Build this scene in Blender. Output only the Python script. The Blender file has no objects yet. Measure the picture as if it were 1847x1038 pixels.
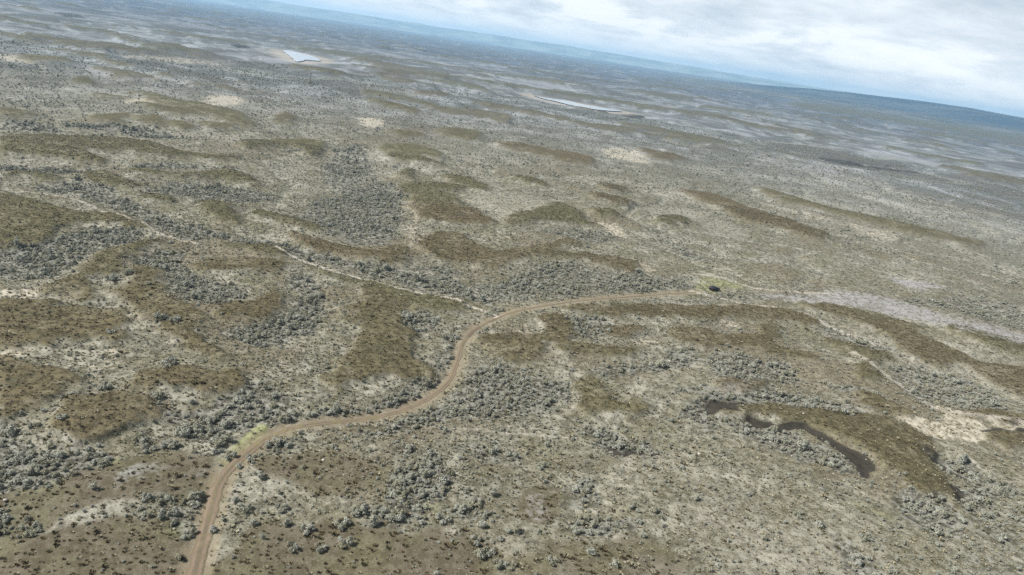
import bpy, bmesh, math, random
import numpy as np
from mathutils import Matrix, Vector

rng = np.random.default_rng(7)
random.seed(7)
scene = bpy.context.scene
C = scene.collection

# ------------------------------------------------------------------ camera
CAM_H = 80.0
FPX = 1248.0                       # focal length in pixels of the 1847 px wide photograph
PITCH = math.radians(19.36)
ROLL = math.radians(8.64)
R0 = np.array([1.0, 0, 0])
F0 = np.array([0, math.cos(PITCH), -math.sin(PITCH)])
U0 = np.array([0, math.sin(PITCH), math.cos(PITCH)])
RIGHT = math.cos(ROLL) * R0 + math.sin(ROLL) * U0
UP = -math.sin(ROLL) * R0 + math.cos(ROLL) * U0
cam_data = bpy.data.cameras.new('camera')
cam = bpy.data.objects.new('camera', cam_data)
C.objects.link(cam)
cam_data.sensor_width = 36.0
cam_data.lens = FPX / 1847.0 * 36.0
cam_data.clip_start = 1.0
cam_data.clip_end = 120000.0
M = Matrix(((RIGHT[0], UP[0], -F0[0], 0), (RIGHT[1], UP[1], -F0[1], 0), (RIGHT[2], UP[2], -F0[2], CAM_H), (0, 0, 0, 1)))
cam.matrix_world = M
scene.camera = cam

# ------------------------------------------------------------------ light, exposure
SUN_EL, SUN_AZ = math.radians(46), math.radians(-98)      # azimuth measured from +Y towards +X
scene.view_settings.view_transform = 'Standard'
scene.view_settings.look = 'None'
scene.view_settings.exposure = 0.7
scene.view_settings.gamma = 1.0
scene.cycles.max_bounces = 5
scene.cycles.diffuse_bounces = 2
scene.cycles.volume_bounces = 3
scene.cycles.use_denoising = False
scene.cycles.transparent_max_bounces = 8

sun_data = bpy.data.lights.new('sun', 'SUN')
sun_data.energy = 5.0
sun_data.angle = math.radians(3)
sun_data.color = (1.0, 0.96, 0.9)
sun = bpy.data.objects.new('sun', sun_data)
C.objects.link(sun)
sd = Vector((math.sin(SUN_AZ) * math.cos(SUN_EL), math.cos(SUN_AZ) * math.cos(SUN_EL), math.sin(SUN_EL)))
sun.rotation_euler = sd.to_track_quat('Z', 'Y').to_euler()
sun.location = (0, 0, 200)


class NT:
    """small helper to write node trees"""
    def __init__(s, tree):
        s.t = tree; s.n = tree.nodes; s.l = tree.links
    def new(s, typ, **kw):
        nd = s.n.new(typ)
        for k, v in kw.items(): setattr(nd, k, v)
        return nd
    def set(s, sock, v):
        if hasattr(v, 'is_linked') or isinstance(v, bpy.types.NodeSocket): s.l.new(v, sock)
        else: sock.default_value = v
    def math(s, op, a, b=0.0, c=None, clamp=False):
        nd = s.new('ShaderNodeMath', operation=op, use_clamp=clamp)
        s.set(nd.inputs[0], a); s.set(nd.inputs[1], b)
        if c is not None: s.set(nd.inputs[2], c)
        return nd.outputs[0]
    def mix(s, f, a, b, blend='MIX'):
        nd = s.new('ShaderNodeMix', data_type='RGBA', blend_type=blend)
        s.set(nd.inputs[0], f)
        for i, v in ((6, a), (7, b)):
            if isinstance(v, (tuple, list)): nd.inputs[i].default_value = (*v[:3], 1)
            else: s.l.new(v, nd.inputs[i])
        return nd.outputs[2]
    def noise(s, vec, scale, detail=3.0, rough=0.55, dist=0.0):
        nd = s.new('ShaderNodeTexNoise')
        s.l.new(vec, nd.inputs['Vector'])
        nd.inputs['Scale'].default_value = scale; nd.inputs['Detail'].default_value = detail
        nd.inputs['Roughness'].default_value = rough; nd.inputs['Distortion'].default_value = dist
        return nd.outputs[0]
    def step(s, v, lo, hi, out0=0.0, out1=1.0):
        nd = s.new('ShaderNodeMapRange', interpolation_type='SMOOTHSTEP')
        s.set(nd.inputs[0], v); s.set(nd.inputs[1], lo); s.set(nd.inputs[2], hi)
        nd.inputs[3].default_value = out0; nd.inputs[4].default_value = out1
        return nd.outputs[0]


def make_world():
    w = bpy.data.worlds.new('World'); scene.world = w; w.use_nodes = True
    N = NT(w.node_tree); N.n.clear()
    out = N.new('ShaderNodeOutputWorld'); bg = N.new('ShaderNodeBackground')
    sky = N.new('ShaderNodeTexSky', sky_type='NISHITA', sun_disc=False)
    sky.sun_elevation = SUN_EL; sky.sun_rotation = SUN_AZ
    tc = N.new('ShaderNodeTexCoord')
    sep = N.new('ShaderNodeSeparateXYZ'); N.l.new(tc.outputs['Generated'], sep.inputs[0])
    z = N.math('MAXIMUM', sep.outputs[2], 0.0)
    den = N.math('ADD', z, 0.18)
    px = N.math('DIVIDE', sep.outputs[0], den); py = N.math('DIVIDE', sep.outputs[1], den)
    cmb = N.new('ShaderNodeCombineXYZ'); N.l.new(px, cmb.inputs[0]); N.l.new(py, cmb.inputs[1])
    p = cmb.outputs[0]
    big = N.noise(p, 0.55, 3, 0.55, 0.3)
    fine = N.noise(p, 1.9, 8, 0.6, 0.25)
    lump = N.noise(p, 5.5, 5, 0.6, 0.2)
    v = N.math('ADD', N.math('MULTIPLY', big, 0.42), N.math('MULTIPLY', fine, 0.43))
    v = N.math('ADD', v, N.math('MULTIPLY', lump, 0.15))
    # a brighter break in the cloud low over the plain
    band = N.math('MULTIPLY', N.step(z, 0.022, 0.045), N.step(z, 0.085, 0.05))
    v = N.math('ADD', v, N.math('MULTIPLY', N.math('MULTIPLY', band, N.step(fine, 0.42, 0.62)), 0.10))
    ramp = N.new('ShaderNodeValToRGB'); N.l.new(v, ramp.inputs[0])
    e = ramp.color_ramp.elements
    e[0].position = 0.36; e[0].color = (0.37, 0.425, 0.48, 1)
    e[1].position = 0.66; e[1].color = (0.76, 0.77, 0.78, 1)
    m = e.new(0.45); m.color = (0.48, 0.53, 0.575, 1)
    m = e.new(0.53); m.color = (0.58, 0.615, 0.645, 1)
    skys = N.mix(1.0, sky.outputs[0], (0.1, 0.1, 0.1), 'MULTIPLY')
    gap = N.step(v, 0.54, 0.64)                       # thin places of the cloud layer let the sky through
    col = N.mix(N.math('MULTIPLY', gap, 0.3), ramp.outputs[0], skys)
    top_dim = N.step(sep.outputs[2], 0.24, 0.55, 1.0, 0.2)      # unseen upper sky dimmed to cut fill light and deepen shadows
    dk = N.new('ShaderNodeCombineColor'); [N.l.new(top_dim, dk.inputs[i]) for i in range(3)]
    col = N.mix(1.0, col, dk.outputs[0], 'MULTIPLY')
    below = N.step(sep.outputs[2], -0.02, 0.0)
    col = N.mix(below, (0.30, 0.32, 0.32), col)
    N.l.new(col, bg.inputs[0]); bg.inputs[1].default_value = 1.0
    N.l.new(bg.outputs[0], out.inputs[0])
make_world()

# ------------------------------------------------------------------ helpers: names, labels
def tag(o, label=None, cat=None, group=None, kind=None):
    if label: o['label'] = label
    if cat: o['category'] = cat
    if group: o['group'] = group
    if kind: o['kind'] = kind
    return o

def mat(name, base=(0.5, 0.5, 0.5), rough=0.9, spec=0.1, metal=0.0):
    m = bpy.data.materials.new(name); m.use_nodes = True
    b = m.node_tree.nodes['Principled BSDF']
    b.inputs['Base Color'].default_value = (*base, 1)
    b.inputs['Roughness'].default_value = rough
    b.inputs['Specular IOR Level'].default_value = spec
    b.inputs['Metallic'].default_value = metal
    return m, NT(m.node_tree), b

# ------------------------------------------------------------------ numeric noise
def _hash(ix, iy, seed):
    h = (ix.astype(np.int64) * 374761393 + iy.astype(np.int64) * 668265263 + seed * 2147483629) & 0xFFFFFFFF
    h = ((h ^ (h >> 13)) * 1274126177) & 0xFFFFFFFF
    h = (h ^ (h >> 16)) & 0xFFFF
    return h / 65535.0
def vnoise(x, y, seed=0):
    ix = np.floor(x); iy = np.floor(y); fx = x - ix; fy = y - iy
    fx = fx * fx * fx * (fx * (fx * 6 - 15) + 10); fy = fy * fy * fy * (fy * (fy * 6 - 15) + 10)
    a = _hash(ix, iy, seed); b = _hash(ix + 1, iy, seed); c = _hash(ix, iy + 1, seed); d = _hash(ix + 1, iy + 1, seed)
    return (a * (1 - fx) + b * fx) * (1 - fy) + (c * (1 - fx) + d * fx) * fy
def fbm(x, y, lam, octs=3, seed=0):
    s = 0; a = 1; t = 0
    for i in range(octs):
        ca, sa = math.cos(0.6 * i + 0.3), math.sin(0.6 * i + 0.3)
        s = s + a * (vnoise((x * ca - y * sa) / lam, (x * sa + y * ca) / lam, seed + 17 * i) - 0.5); t += a
        a *= 0.5; lam *= 0.5
    return s / t
def sstep(x, a, b):
    t = np.clip((x - a) / (b - a), 0, 1)
    return t * t * (3 - 2 * t)

# ------------------------------------------------------------------ land form
def h_base(x, y):
    r = np.hypot(x, y)
    h = 4.5 * fbm(x, y, 95, 3, 3) + 1.5 * fbm(x, y, 24, 2, 5)
    h = h + sstep(r, 350, 1200) * (10 * fbm(x, y, 330, 3, 11) + 5 * fbm(x, y, 110, 3, 12))
    h = h + sstep(r, 2500, 7000) * 20 * fbm(x, y, 1300, 3, 21)
    return h

def ray(px, py):
    u = px - 923.5; v = py - 519.0
    return FPX * F0 + u * RIGHT - v * UP
def to_ground(pts, zoff=0.0):
    out = []
    for px, py in pts:
        d = ray(px, py)
        z = 0.0
        for _ in range(6):
            t = (z + zoff - CAM_H) / d[2]
            x, y = d[0] * t, d[1] * t
            z = float(h_base(np.array([x]), np.array([y]))[0])
        out.append((x, y))
    return np.array(out)
def to_px(x, y, z):
    dx, dy, dz = x, y, z - CAM_H
    fw = F0[0] * dx + F0[1] * dy + F0[2] * dz
    u = (RIGHT[0] * dx + RIGHT[1] * dy + RIGHT[2] * dz) / fw * FPX + 923.5
    v = -(UP[0] * dx + UP[1] * dy + UP[2] * dz) / fw * FPX + 519.0
    return u, v

# Vegetation survey of the place. Each outline is a patch of one ground cover, noted as seen from the survey point
# above the origin and put down on the land by to_ground().
def parse(s):
    res = []
    for part in s.replace('\n', ' ').split(';'):
        part = part.strip()
        if not part: continue
        toks = part.split()
        val = 1.0
        if ',' not in toks[0]: val = float(toks[0]); toks = toks[1:]
        res.append((val, [tuple(float(q) for q in t.split(',')) for t in toks]))
    return res

HEATH = parse("""
.7 0,255 40,248 110,250 200,254 260,260 320,275 370,285 425,285 400,292 350,290 300,284 250,278 190,276 150,278 190,292 170,298 120,290 60,285 0,282;
.6 -30,352 40,358 110,375 190,390 225,393 268,412 240,418 200,407 150,408 110,415 85,435 60,447 0,450 -30,450;
.7 0,315 50,312 90,318 105,328 80,330 50,322 0,322;
.7 125,318 180,315 215,322 240,330 262,340 225,342 180,335 140,325;
.7 230,310 300,315 350,318 400,308 440,315 468,335 455,340 420,330 370,325 300,322 250,318;
.8 425,260 470,255 540,252 575,255 578,265 570,280 555,282 530,268 480,272 440,272;
.4 165,212 230,208 235,215 200,222 170,218; .5 240,213 280,213 302,226 270,230 245,223; .5 295,224 340,224 350,235 320,240 300,232;
.6 360,225 410,228 420,235 380,235; .5 -10,198 45,205 55,211 -10,212;
.8 355,370 410,365 425,385 430,405 400,400 375,390; .8 250,355 300,358 315,368 280,368;
.5 180,460 225,448 270,437 290,441 262,452 228,466 215,488 195,500 160,502 140,520 180,535 200,540 170,548 130,535 80,530 60,518 100,505 140,485;
.3 225,490 260,485 285,505 300,525 330,550 365,560 372,590 345,600 365,620 400,640 395,650 350,645 320,625 300,600 275,575 240,560 215,540 200,525 230,515;
.35 -20,545 40,537 90,540 110,555 160,555 215,560 225,580 210,595 245,610 200,615 160,605 120,615 90,630 50,625 -20,620;
.2 375,555 440,550 470,530 495,525 510,540 505,565 480,578 430,578 390,570;
.2 -20,655 40,660 110,675 120,695 90,720 50,735 -20,770; .25 250,680 330,665 400,670 435,680 440,700 400,708 340,705 290,700 240,695;
.3 100,735 150,720 210,712 290,730 305,745 290,765 230,780 170,785 120,775; .25 355,478 400,472 460,470 520,475 530,490 490,498 430,497 380,490;
.9 690,265 740,265 800,278 800,290 770,288 800,300 770,298 720,292 695,285;
.1 535,420 570,430 620,445 670,455 720,445 735,455 730,470 690,473 640,468 580,455 545,440;
.8 455,380 500,388 560,402 583,413 575,420 530,408 480,395;
.25 755,435 790,418 830,425 850,440 900,452 960,448 1010,432 1040,440 1000,455 1080,462 1130,468 1160,485 1155,498 1090,480 1020,472 960,465 900,478 850,482 800,475 765,455;
.8 725,335 780,332 840,340 800,350 830,362 800,372 750,374 730,355; .1 752,376 800,372 850,380 890,395 870,405 800,403 755,395;
.8 800,318 850,325 890,345 870,348 820,335; .8 720,308 750,310 740,325 715,318; .9 405,445 500,450 530,460 500,464 430,454;
.5 790,240 830,235 870,242 860,255 820,252; .6 690,235 750,240 760,248 710,246; .3 500,205 535,215 530,228 500,222;
.05 890,260 950,262 1010,275 1060,285 1070,298 1030,298 970,285 920,275; .7 920,320 960,325 985,338 950,335;
.8 925,395 1000,370 1040,380 1055,400 1080,412 1030,405 960,402 920,408; .8 1060,378 1100,382 1115,390 1080,390;
.1 1080,335 1120,340 1125,350 1090,345; .1 1060,350 1110,358 1150,370 1120,372 1080,362; .1 1150,270 1200,278 1235,290 1215,295 1170,285;
.05 1215,345 1270,350 1310,360 1360,380 1420,400 1480,420 1500,430 1470,432 1400,415 1330,395 1290,375 1240,355;
.4 1360,340 1420,352 1500,375 1580,395 1660,415 1740,435 1785,445 1760,450 1690,438 1600,415 1520,393 1440,372 1370,352;
.8 1190,395 1230,395 1250,405 1200,408;
.9 560,480 620,500 680,515 740,525 800,538 840,548 835,560 800,565 770,560 740,558 720,545 690,532 620,508;
.5 635,560 665,548 660,520 700,522 735,545 730,565 740,580 760,605 735,620 740,640 770,655 785,680 760,695 700,690 650,695 620,715 600,705 595,665 610,650 640,630 650,600;
.3 865,615 900,605 950,608 985,625 985,645 940,660 900,645 870,630;
.35 1030,560 1080,552 1160,552 1250,553 1330,553 1400,558 1450,570 1485,585 1470,592 1420,585 1350,578 1260,576 1180,575 1100,572 1050,570;
.25 985,575 1035,575 1045,595 1030,620 1000,625 950,615 975,600; .2 1090,590 1150,590 1150,605 1100,602;
.1 1200,595 1260,592 1310,605 1360,605 1400,615 1390,630 1330,630 1270,625 1225,618; .5 1010,620 1100,620 1160,635 1130,645 1060,640 1010,635;
.5 1380,585 1410,598 1400,630 1460,640 1480,655 1440,655 1390,640 1360,625 1370,600; .7 1050,680 1085,690 1090,720 1140,725 1180,735 1150,755 1060,745 1040,720;
.4 1440,550 1490,548 1540,560 1600,578 1650,590 1640,598 1700,625 1750,645 1800,660 1880,675 1880,725 1800,700 1740,660 1680,655 1630,640 1600,610 1560,590 1500,570;
.8 1490,615 1560,628 1610,643 1620,655 1590,658 1590,690 1560,685 1545,665 1560,650 1510,635; .9 1700,595 1790,605 1870,628 1870,648 1790,628;
.15 1300,690 1350,688 1400,695 1360,702 1310,700;
.45 1300,735 1350,727 1420,728 1490,735 1560,750 1620,765 1680,790 1690,815 1670,830 1690,860 1720,885 1715,905 1680,900 1640,880 1600,850 1570,820 1520,790 1440,770 1370,750 1320,745;
.4 1540,715 1600,725 1640,745 1600,750 1550,735; .4 1700,745 1780,740 1870,752 1870,772 1770,765; .3 1780,787 1870,785 1870,818 1800,810;
.5 85,92 140,95 180,102 205,108 180,112 120,100; .5 40,106 100,108 145,116 140,121 105,116 60,112; .5 180,112 230,118 250,125 215,122;
.5 205,138 250,140 240,148 215,144; .5 280,133 320,142 310,144 285,138; .5 350,150 390,158 370,158; .4 445,152 470,158 460,160;
.7 105,138 150,145 170,156 130,150; .7 180,172 240,180 230,184 190,178; .7 240,167 300,178 360,190 430,205 460,228 420,232 380,215 330,202 280,190;
.7 250,190 330,200 390,215 300,210;
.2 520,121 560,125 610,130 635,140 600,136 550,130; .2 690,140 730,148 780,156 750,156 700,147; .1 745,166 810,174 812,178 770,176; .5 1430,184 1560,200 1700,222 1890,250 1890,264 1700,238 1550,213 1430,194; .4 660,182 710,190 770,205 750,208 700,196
""")  # strip below the dark hills carries on their painted cloud shadow
# tufted bare soil and dry grass of the near slopes
TUFTS = parse("""
.9 -40,905 60,870 130,840 230,825 330,815 390,830 395,870 360,900 300,900 200,912 100,925 40,960 -40,985;
1 -60,965 80,950 180,935 280,945 330,970 330,1080 -60,1080; .8 480,820 600,800 680,830 670,880 580,890 500,870 450,850;
.9 420,960 560,930 700,945 850,965 900,1000 880,1080 380,1080; 1 930,900 980,880 1020,900 1010,930 950,935;
.6 1000,990 1100,970 1200,990 1250,1080 950,1080; .6 1000,820 1080,810 1120,830 1040,840; .5 860,820 900,830 960,850 900,870
""")
SAGE = parse("""
1.45 -40,780 40,785 80,810 150,800 190,815 170,840 110,855 60,870 20,880 -40,890;
1.45 320,790 330,745 380,730 450,700 500,690 515,715 510,745 580,750 650,745 620,758 530,765 480,770 420,775 360,790;
1.45 530,750 600,738 680,732 740,715 780,688 800,675 812,630 832,600 865,578 890,560 898,566 850,600 828,635 808,680 778,708 735,732 680,745 600,753;
.75 640,772 720,757 800,728 850,690 870,650 960,670 1040,680 1020,720 960,750 880,762 800,768 700,778;
1.45 245,465 320,455 330,475 360,500 420,520 415,540 370,550 320,525 300,490 250,480;
1.45 415,600 480,580 520,570 580,560 580,590 540,605 470,615 430,610; 1 520,500 570,495 580,530 600,560 560,590 530,570 545,540;
.8 520,390 620,340 700,330 740,350 720,430 700,445 640,440 580,415; .65 590,270 650,260 690,300 690,340 620,360 580,330;
.9 450,430 560,450 640,475 720,478 800,500 900,540 870,550 780,525 680,500 600,480 500,455; .8 720,478 780,478 850,500 800,498;
1 -30,450 80,440 130,420 200,410 260,420 230,440 160,460 120,490 60,500 -30,500;
.8 60,340 130,325 200,340 280,380 380,410 450,430 500,440 480,450 400,435 330,430 250,400 150,360; .75 250,345 320,330 420,335 500,350 470,370 380,365 290,350;
1 220,300 300,292 400,300 440,305 380,308 280,302; 1 0,295 50,300 160,310 120,316 50,312 0,308; 1 120,225 190,222 290,240 310,250 240,245 150,232; 1 -10,215 50,222 120,235 60,235 -10,225;
.75 930,490 1000,470 1100,485 1180,495 1240,495 1250,520 1150,528 1050,535 960,540 900,545 860,520; .6 1100,542 1250,532 1400,520 1500,510 1440,540 1350,550 1200,548;
1.45 1040,580 1090,578 1100,595 1060,602 1040,592; 1.45 1200,635 1240,630 1265,650 1230,655; 1.45 1300,640 1350,640 1420,660 1440,680 1380,690 1310,680 1290,660;
1 1610,665 1680,665 1740,680 1800,710 1820,735 1750,740 1680,740 1650,720 1630,690; .8 1480,590 1530,600 1620,630 1600,640 1520,620;
1.45 1250,740 1280,715 1330,708 1400,708 1480,718 1550,743 1530,753 1460,733 1380,722 1300,724 1275,760; 1.45 1330,765 1390,772 1450,797 1530,832 1558,848 1540,860 1480,840 1420,815 1350,790;
1.45 1690,820 1740,832 1780,865 1830,880 1800,900 1750,870 1700,845; 1.45 1730,887 1790,900 1810,935 1760,930 1730,905; 1.45 1620,890 1670,895 1740,940 1730,960 1660,940;
1.45 1060,770 1100,780 1180,810 1200,825 1150,815 1080,795; .8 1040,855 1080,860 1080,910 1050,915 1035,890; 1.45 1040,935 1090,940 1150,955 1130,970 1060,960;
1.45 720,840 780,830 800,870 780,910 720,910 700,890; .6 590,950 640,930 720,920 750,945 700,950 620,960; .7 800,920 870,905 880,940 830,945 790,935; .5 840,980 890,960 940,1060 890,1060;
1.45 318,905 345,885 366,890 357,925 345,965 318,965; 1.45 -30,925 45,930 40,950 -30,955; .8 1480,960 1530,975 1570,1010 1600,1060 1540,1060 1500,1000;
.8 960,412 1040,412 1110,425 1100,440 1020,430; .7 1130,392 1200,418 1260,450 1300,470 1250,470 1190,440; 1 725,567 785,565 797,597 760,600;
.8 1250,690 1300,700 1260,712 1220,700; .8 1490,690 1560,700 1620,730 1590,728 1510,705; .7 1300,640 1260,660 1180,670 1120,690 1060,660 1160,650;
.6 700,790 760,800 740,825 690,815; .6 850,800 930,810 925,835 860,830; .35 1180,840 1300,800 1500,880 1620,950 1640,1080 1250,1080 1150,950;
.35 1740,480 1870,500 1870,600 1700,545; .7 1560,560 1700,560 1870,600 1870,560 1750,530 1600,540;
.6 1290,740 1330,760 1300,780 1260,770; .5 1700,940 1880,900 1880,1060 1760,1060
""")
STRAW = parse("""
1 1650,760 1720,755 1790,775 1760,795 1690,785 1640,775; 1 1580,725 1640,745 1680,765 1650,772 1600,745; 1 1790,768 1870,778 1870,786 1800,780;
.8 -10,630 40,630 20,660 -10,660; .5 60,650 120,640 170,615 240,620 250,650 200,680 150,700 130,690 150,670 100,665; .7 735,370 752,380 755,430 745,450 725,440 735,400;
.9 1070,403 1110,405 1130,430 1090,420; .7 1130,460 1190,488 1180,500 1140,480; .42 1350,272 1500,290 1650,340 1870,410 1870,455 1700,400 1500,345 1350,300;
1 240,180 330,190 340,197 290,195 250,190; 1 360,182 410,172 445,178 440,190 390,190; .9 640,213 700,218 690,227 645,224; .7 -10,95 70,103 150,113 100,118 -10,108;
.8 1100,265 1150,275 1190,295 1150,295 1100,280; .6 1370,362 1470,385 1570,410 1640,430 1600,438 1500,405 1400,380; .7 570,262 605,275 610,285 590,282;
.6 230,560 255,560 265,575 240,580; .6 140,525 175,532 160,545 110,540; .9 -20,525 50,522 60,535 -20,540; .8 1300,575 1330,577 1340,590 1310,588;
.6 930,590 975,580 960,600 900,612; .6 200,100 330,105 420,118 330,118; .5 900,420 960,410 900,445 850,425; .8 780,355 840,358 850,366 800,362;
.5 320,500 350,545 440,545 460,525 450,540 400,552 340,552 300,515; .5 1060,600 1180,612 1290,630 1180,625; .5 1430,620 1480,622 1500,640 1450,635;
.5 1330,545 1440,560 1520,590 1500,592 1420,566
""")
DARK = parse("""
1 1280,735 1298,723 1370,721 1340,735 1300,748; 1 1355,752 1390,757 1402,764 1440,766 1465,775 1500,788 1532,803 1568,830 1580,857 1562,854 1538,829 1505,804 1465,786 1425,775 1385,767;
1 1680,808 1697,813 1702,830 1745,860 1730,860 1692,838; 1 1708,878 1735,883 1740,898 1718,900; 1 1775,774 1870,783 1870,790 1780,785; .8 1090,793 1130,805 1165,820 1100,810; .7 1640,775 1700,785 1760,800 1700,795;
.8 250,71 300,73 312,79 280,80 255,76; .9 410,78 445,82 440,85 415,82; .7 310,38 390,44 388,46 310,41; .7 85,22 140,25 170,40 165,42 135,32 90,28; .8 1118,203 1160,207 1162,213 1125,210;
.6 1420,270 1500,285 1640,305 1680,315 1600,308 1500,295
""")
BARE = parse("""
1 1605,502 1660,508 1700,515 1680,522 1640,522; 0.85 1350,533 1440,528 1540,524 1600,535 1650,552 1720,567 1870,603 1870,632 1750,606 1650,582 1590,566 1500,553;
1 358,848 370,846 374,855 362,858; .4 330,830 400,820 420,845 395,870 350,860; .4 385,870 430,850 450,830 440,860 405,890; .5 1380,690 1330,715 1290,700 1320,690; .5 1300,740 1350,750 1330,760 1300,755;
.5 940,890 980,885 1010,905 990,930 950,930; .45 150,860 260,835 330,840 250,880 170,890; .5 1270,770 1320,780 1400,800 1340,810
""")
GREEN = parse("""
1.3 400,838 418,810 438,790 468,764 484,772 455,806 438,828 420,842; .7 380,828 405,818 425,830 400,842; .7 520,766 560,758 620,752 645,754 600,762 540,770;
0.62 1250,500 1275,495 1310,503 1352,518 1320,526 1253,528; .4 60,880 150,840 230,822 235,828 130,866 70,888; .5 300,960 330,935 335,990 310,985; .35 1500,900 1600,910 1650,960 1560,950;
.3 1040,880 1110,860 1120,910 1060,930; .3 700,900 800,890 800,930 740,930
""")
LAKES = parse("""
1 511,93 530,95 548,99 565,103 578,109 570,110 552,108 543,109 535,110 528,105 522,100;
1 961,170 985,175 1015,181 1060,191 1122,202 1085,199 1040,192 1000,183 975,177
""")
for kindlist in (HEATH, TUFTS, SAGE, STRAW, DARK, BARE, GREEN, LAKES):
    for i, (v, pts) in enumerate(kindlist):
        kindlist[i] = (v, to_ground(pts))

def smooth_poly(P, n=4):
    """closed Catmull-Rom through the survey points"""
    k = len(P); out = []
    for i in range(k):
        a, b, c, d = P[i - 1], P[i], P[(i + 1) % k], P[(i + 2) % k]
        for s in range(n):
            t = s / n
            out.append(0.5 * ((2 * b) + (c - a) * t + (2 * a - 5 * b + 4 * c - d) * t * t + (3 * b - a - 3 * c + d) * t ** 3))
    return np.array(out)

def warp(x, y):
    """ragged outlines: the patches follow soil and snow drifts, not smooth curves"""
    r = np.hypot(x, y); a1 = 1 - 0.6 * sstep(r, 300, 900); a2 = sstep(r, 250, 700); a3 = sstep(r, 700, 1800)
    q = []
    for sd in (900, 950):
        q.append(a1 * (7.5 * fbm(x, y, 15, 3, sd) + 4.0 * fbm(x, y, 4, 2, sd + 5)) + a2 * 26 * fbm(x, y, 55, 4, sd + 9) + a3 * 80 * fbm(x, y, 200, 3, sd + 13))
    return x + q[0], y + q[1]

def field(polys, x, y, soft=0.012, want_tint=False, ragged=True):
    """soft membership 0..1 (0.5 on the outline) of points in patches"""
    if ragged: x, y = warp(x, y)
    r = np.hypot(x, y)
    w = np.maximum(1.3, soft * r)
    f = np.zeros_like(x); tint = np.full_like(x, 0.5)
    for val, P0 in polys:
        P = smooth_poly(P0)
        pad = 4 * max(1.3, soft * np.hypot(*P.T).max())
        sel = np.where((x > P[:, 0].min() - pad) & (x < P[:, 0].max() + pad) & (y > P[:, 1].min() - pad) & (y < P[:, 1].max() + pad))[0]
        if not len(sel): continue
        qx, qy = x[sel], y[sel]
        d2 = np.full(len(sel), 1e18); ins = np.zeros(len(sel), bool)
        A = P; B = np.roll(P, -1, 0)
        for (ax, ay), (bx, by) in zip(A, B):
            ex, ey = bx - ax, by - ay
            L = ex * ex + ey * ey + 1e-9
            t = np.clip(((qx - ax) * ex + (qy - ay) * ey) / L, 0, 1)
            d2 = np.minimum(d2, (qx - ax - t * ex) ** 2 + (qy - ay - t * ey) ** 2)
            if ay != by:
                cr = ((ay > qy) != (by > qy)) & (qx < (bx - ax) * (qy - ay) / (by - ay) + ax)
                ins ^= cr
        sdist = np.sqrt(d2) * np.where(ins, 1, -1)
        g = 1 / (1 + np.exp(-np.clip(sdist / w[sel], -12, 12) * 1.6))
        if want_tint:
            up = g > f[sel]
            tint[sel] = np.where(up, val, tint[sel]); f[sel] = np.maximum(f[sel], g)
        else:
            f[sel] = np.maximum(f[sel], g * val)
    return (f, tint) if want_tint else f

# tracks: centre lines
TRACK = to_ground([(330, 1130), (345, 1060), (362, 985), (378, 925), (393, 875), (418, 841), (448, 815), (480, 790), (515, 772), (560, 762), (620, 756), (680, 749),
                   (730, 736), (780, 712), (810, 685), (825, 650), (833, 622), (850, 598), (880, 579), (920, 564), (970, 553), (1030, 544), (1100, 537), (1180, 531), (1255, 526)])
PATHS = [(.95, 1.2, to_ground([(500, 450), (560, 475), (640, 500), (700, 517), (760, 530), (820, 545), (870, 560), (895, 569)])),
         (.62, 1.6, to_ground([(40, 345), (100, 352), (150, 365), (210, 390), (260, 408), (300, 425), (360, 440)])),
         (.5, 1.0, to_ground([(640, 762), (740, 766), (800, 770), (900, 780), (960, 784), (1040, 790)])),
         (.7, 2.2, to_ground([(1250, 525), (1330, 545), (1420, 560), (1500, 590), (1580, 620)])),
         (.6, 2.5, to_ground([(1255, 495), (1300, 500), (1360, 520), (1430, 525), (1500, 530)])),
         (.6, 2.5, to_ground([(1540, 640), (1620, 690), (1700, 740), (1847, 765)]))]
def line_pts(P, n=12):
    out = []
    k = len(P)
    for i in range(k - 1):
        a, b, c, d = P[max(i - 1, 0)], P[i], P[i + 1], P[min(i + 2, k - 1)]
        for s in range(n):
            t = s / n
            out.append(0.5 * ((2 * b) + (c - a) * t + (2 * a - 5 * b + 4 * c - d) * t * t + (3 * b - a - 3 * c + d) * t ** 3))
    out.append(P[-1]); return np.array(out)
TRACK_L = line_pts(TRACK, 14)
PATHS_L = [(a, w, line_pts(p, 8)) for a, w, p in PATHS]
def line_dist(L, x, y, pad=40):
    d = np.full_like(x, 1e6)
    sel = np.where((x > L[:, 0].min() - pad) & (x < L[:, 0].max() + pad) & (y > L[:, 1].min() - pad) & (y < L[:, 1].max() + pad))[0]
    if len(sel) == 0: return d
    qx, qy = x[sel], y[sel]; d2 = np.full(len(sel), 1e12)
    for (ax, ay), (bx, by) in zip(L[:-1], L[1:]):
        ex, ey = bx - ax, by - ay; q = ex * ex + ey * ey + 1e-9
        t = np.clip(((qx - ax) * ex + (qy - ay) * ey) / q, 0, 1)
        d2 = np.minimum(d2, (qx - ax - t * ex) ** 2 + (qy - ay - t * ey) ** 2)
    d[sel] = np.sqrt(d2); return d

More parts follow.
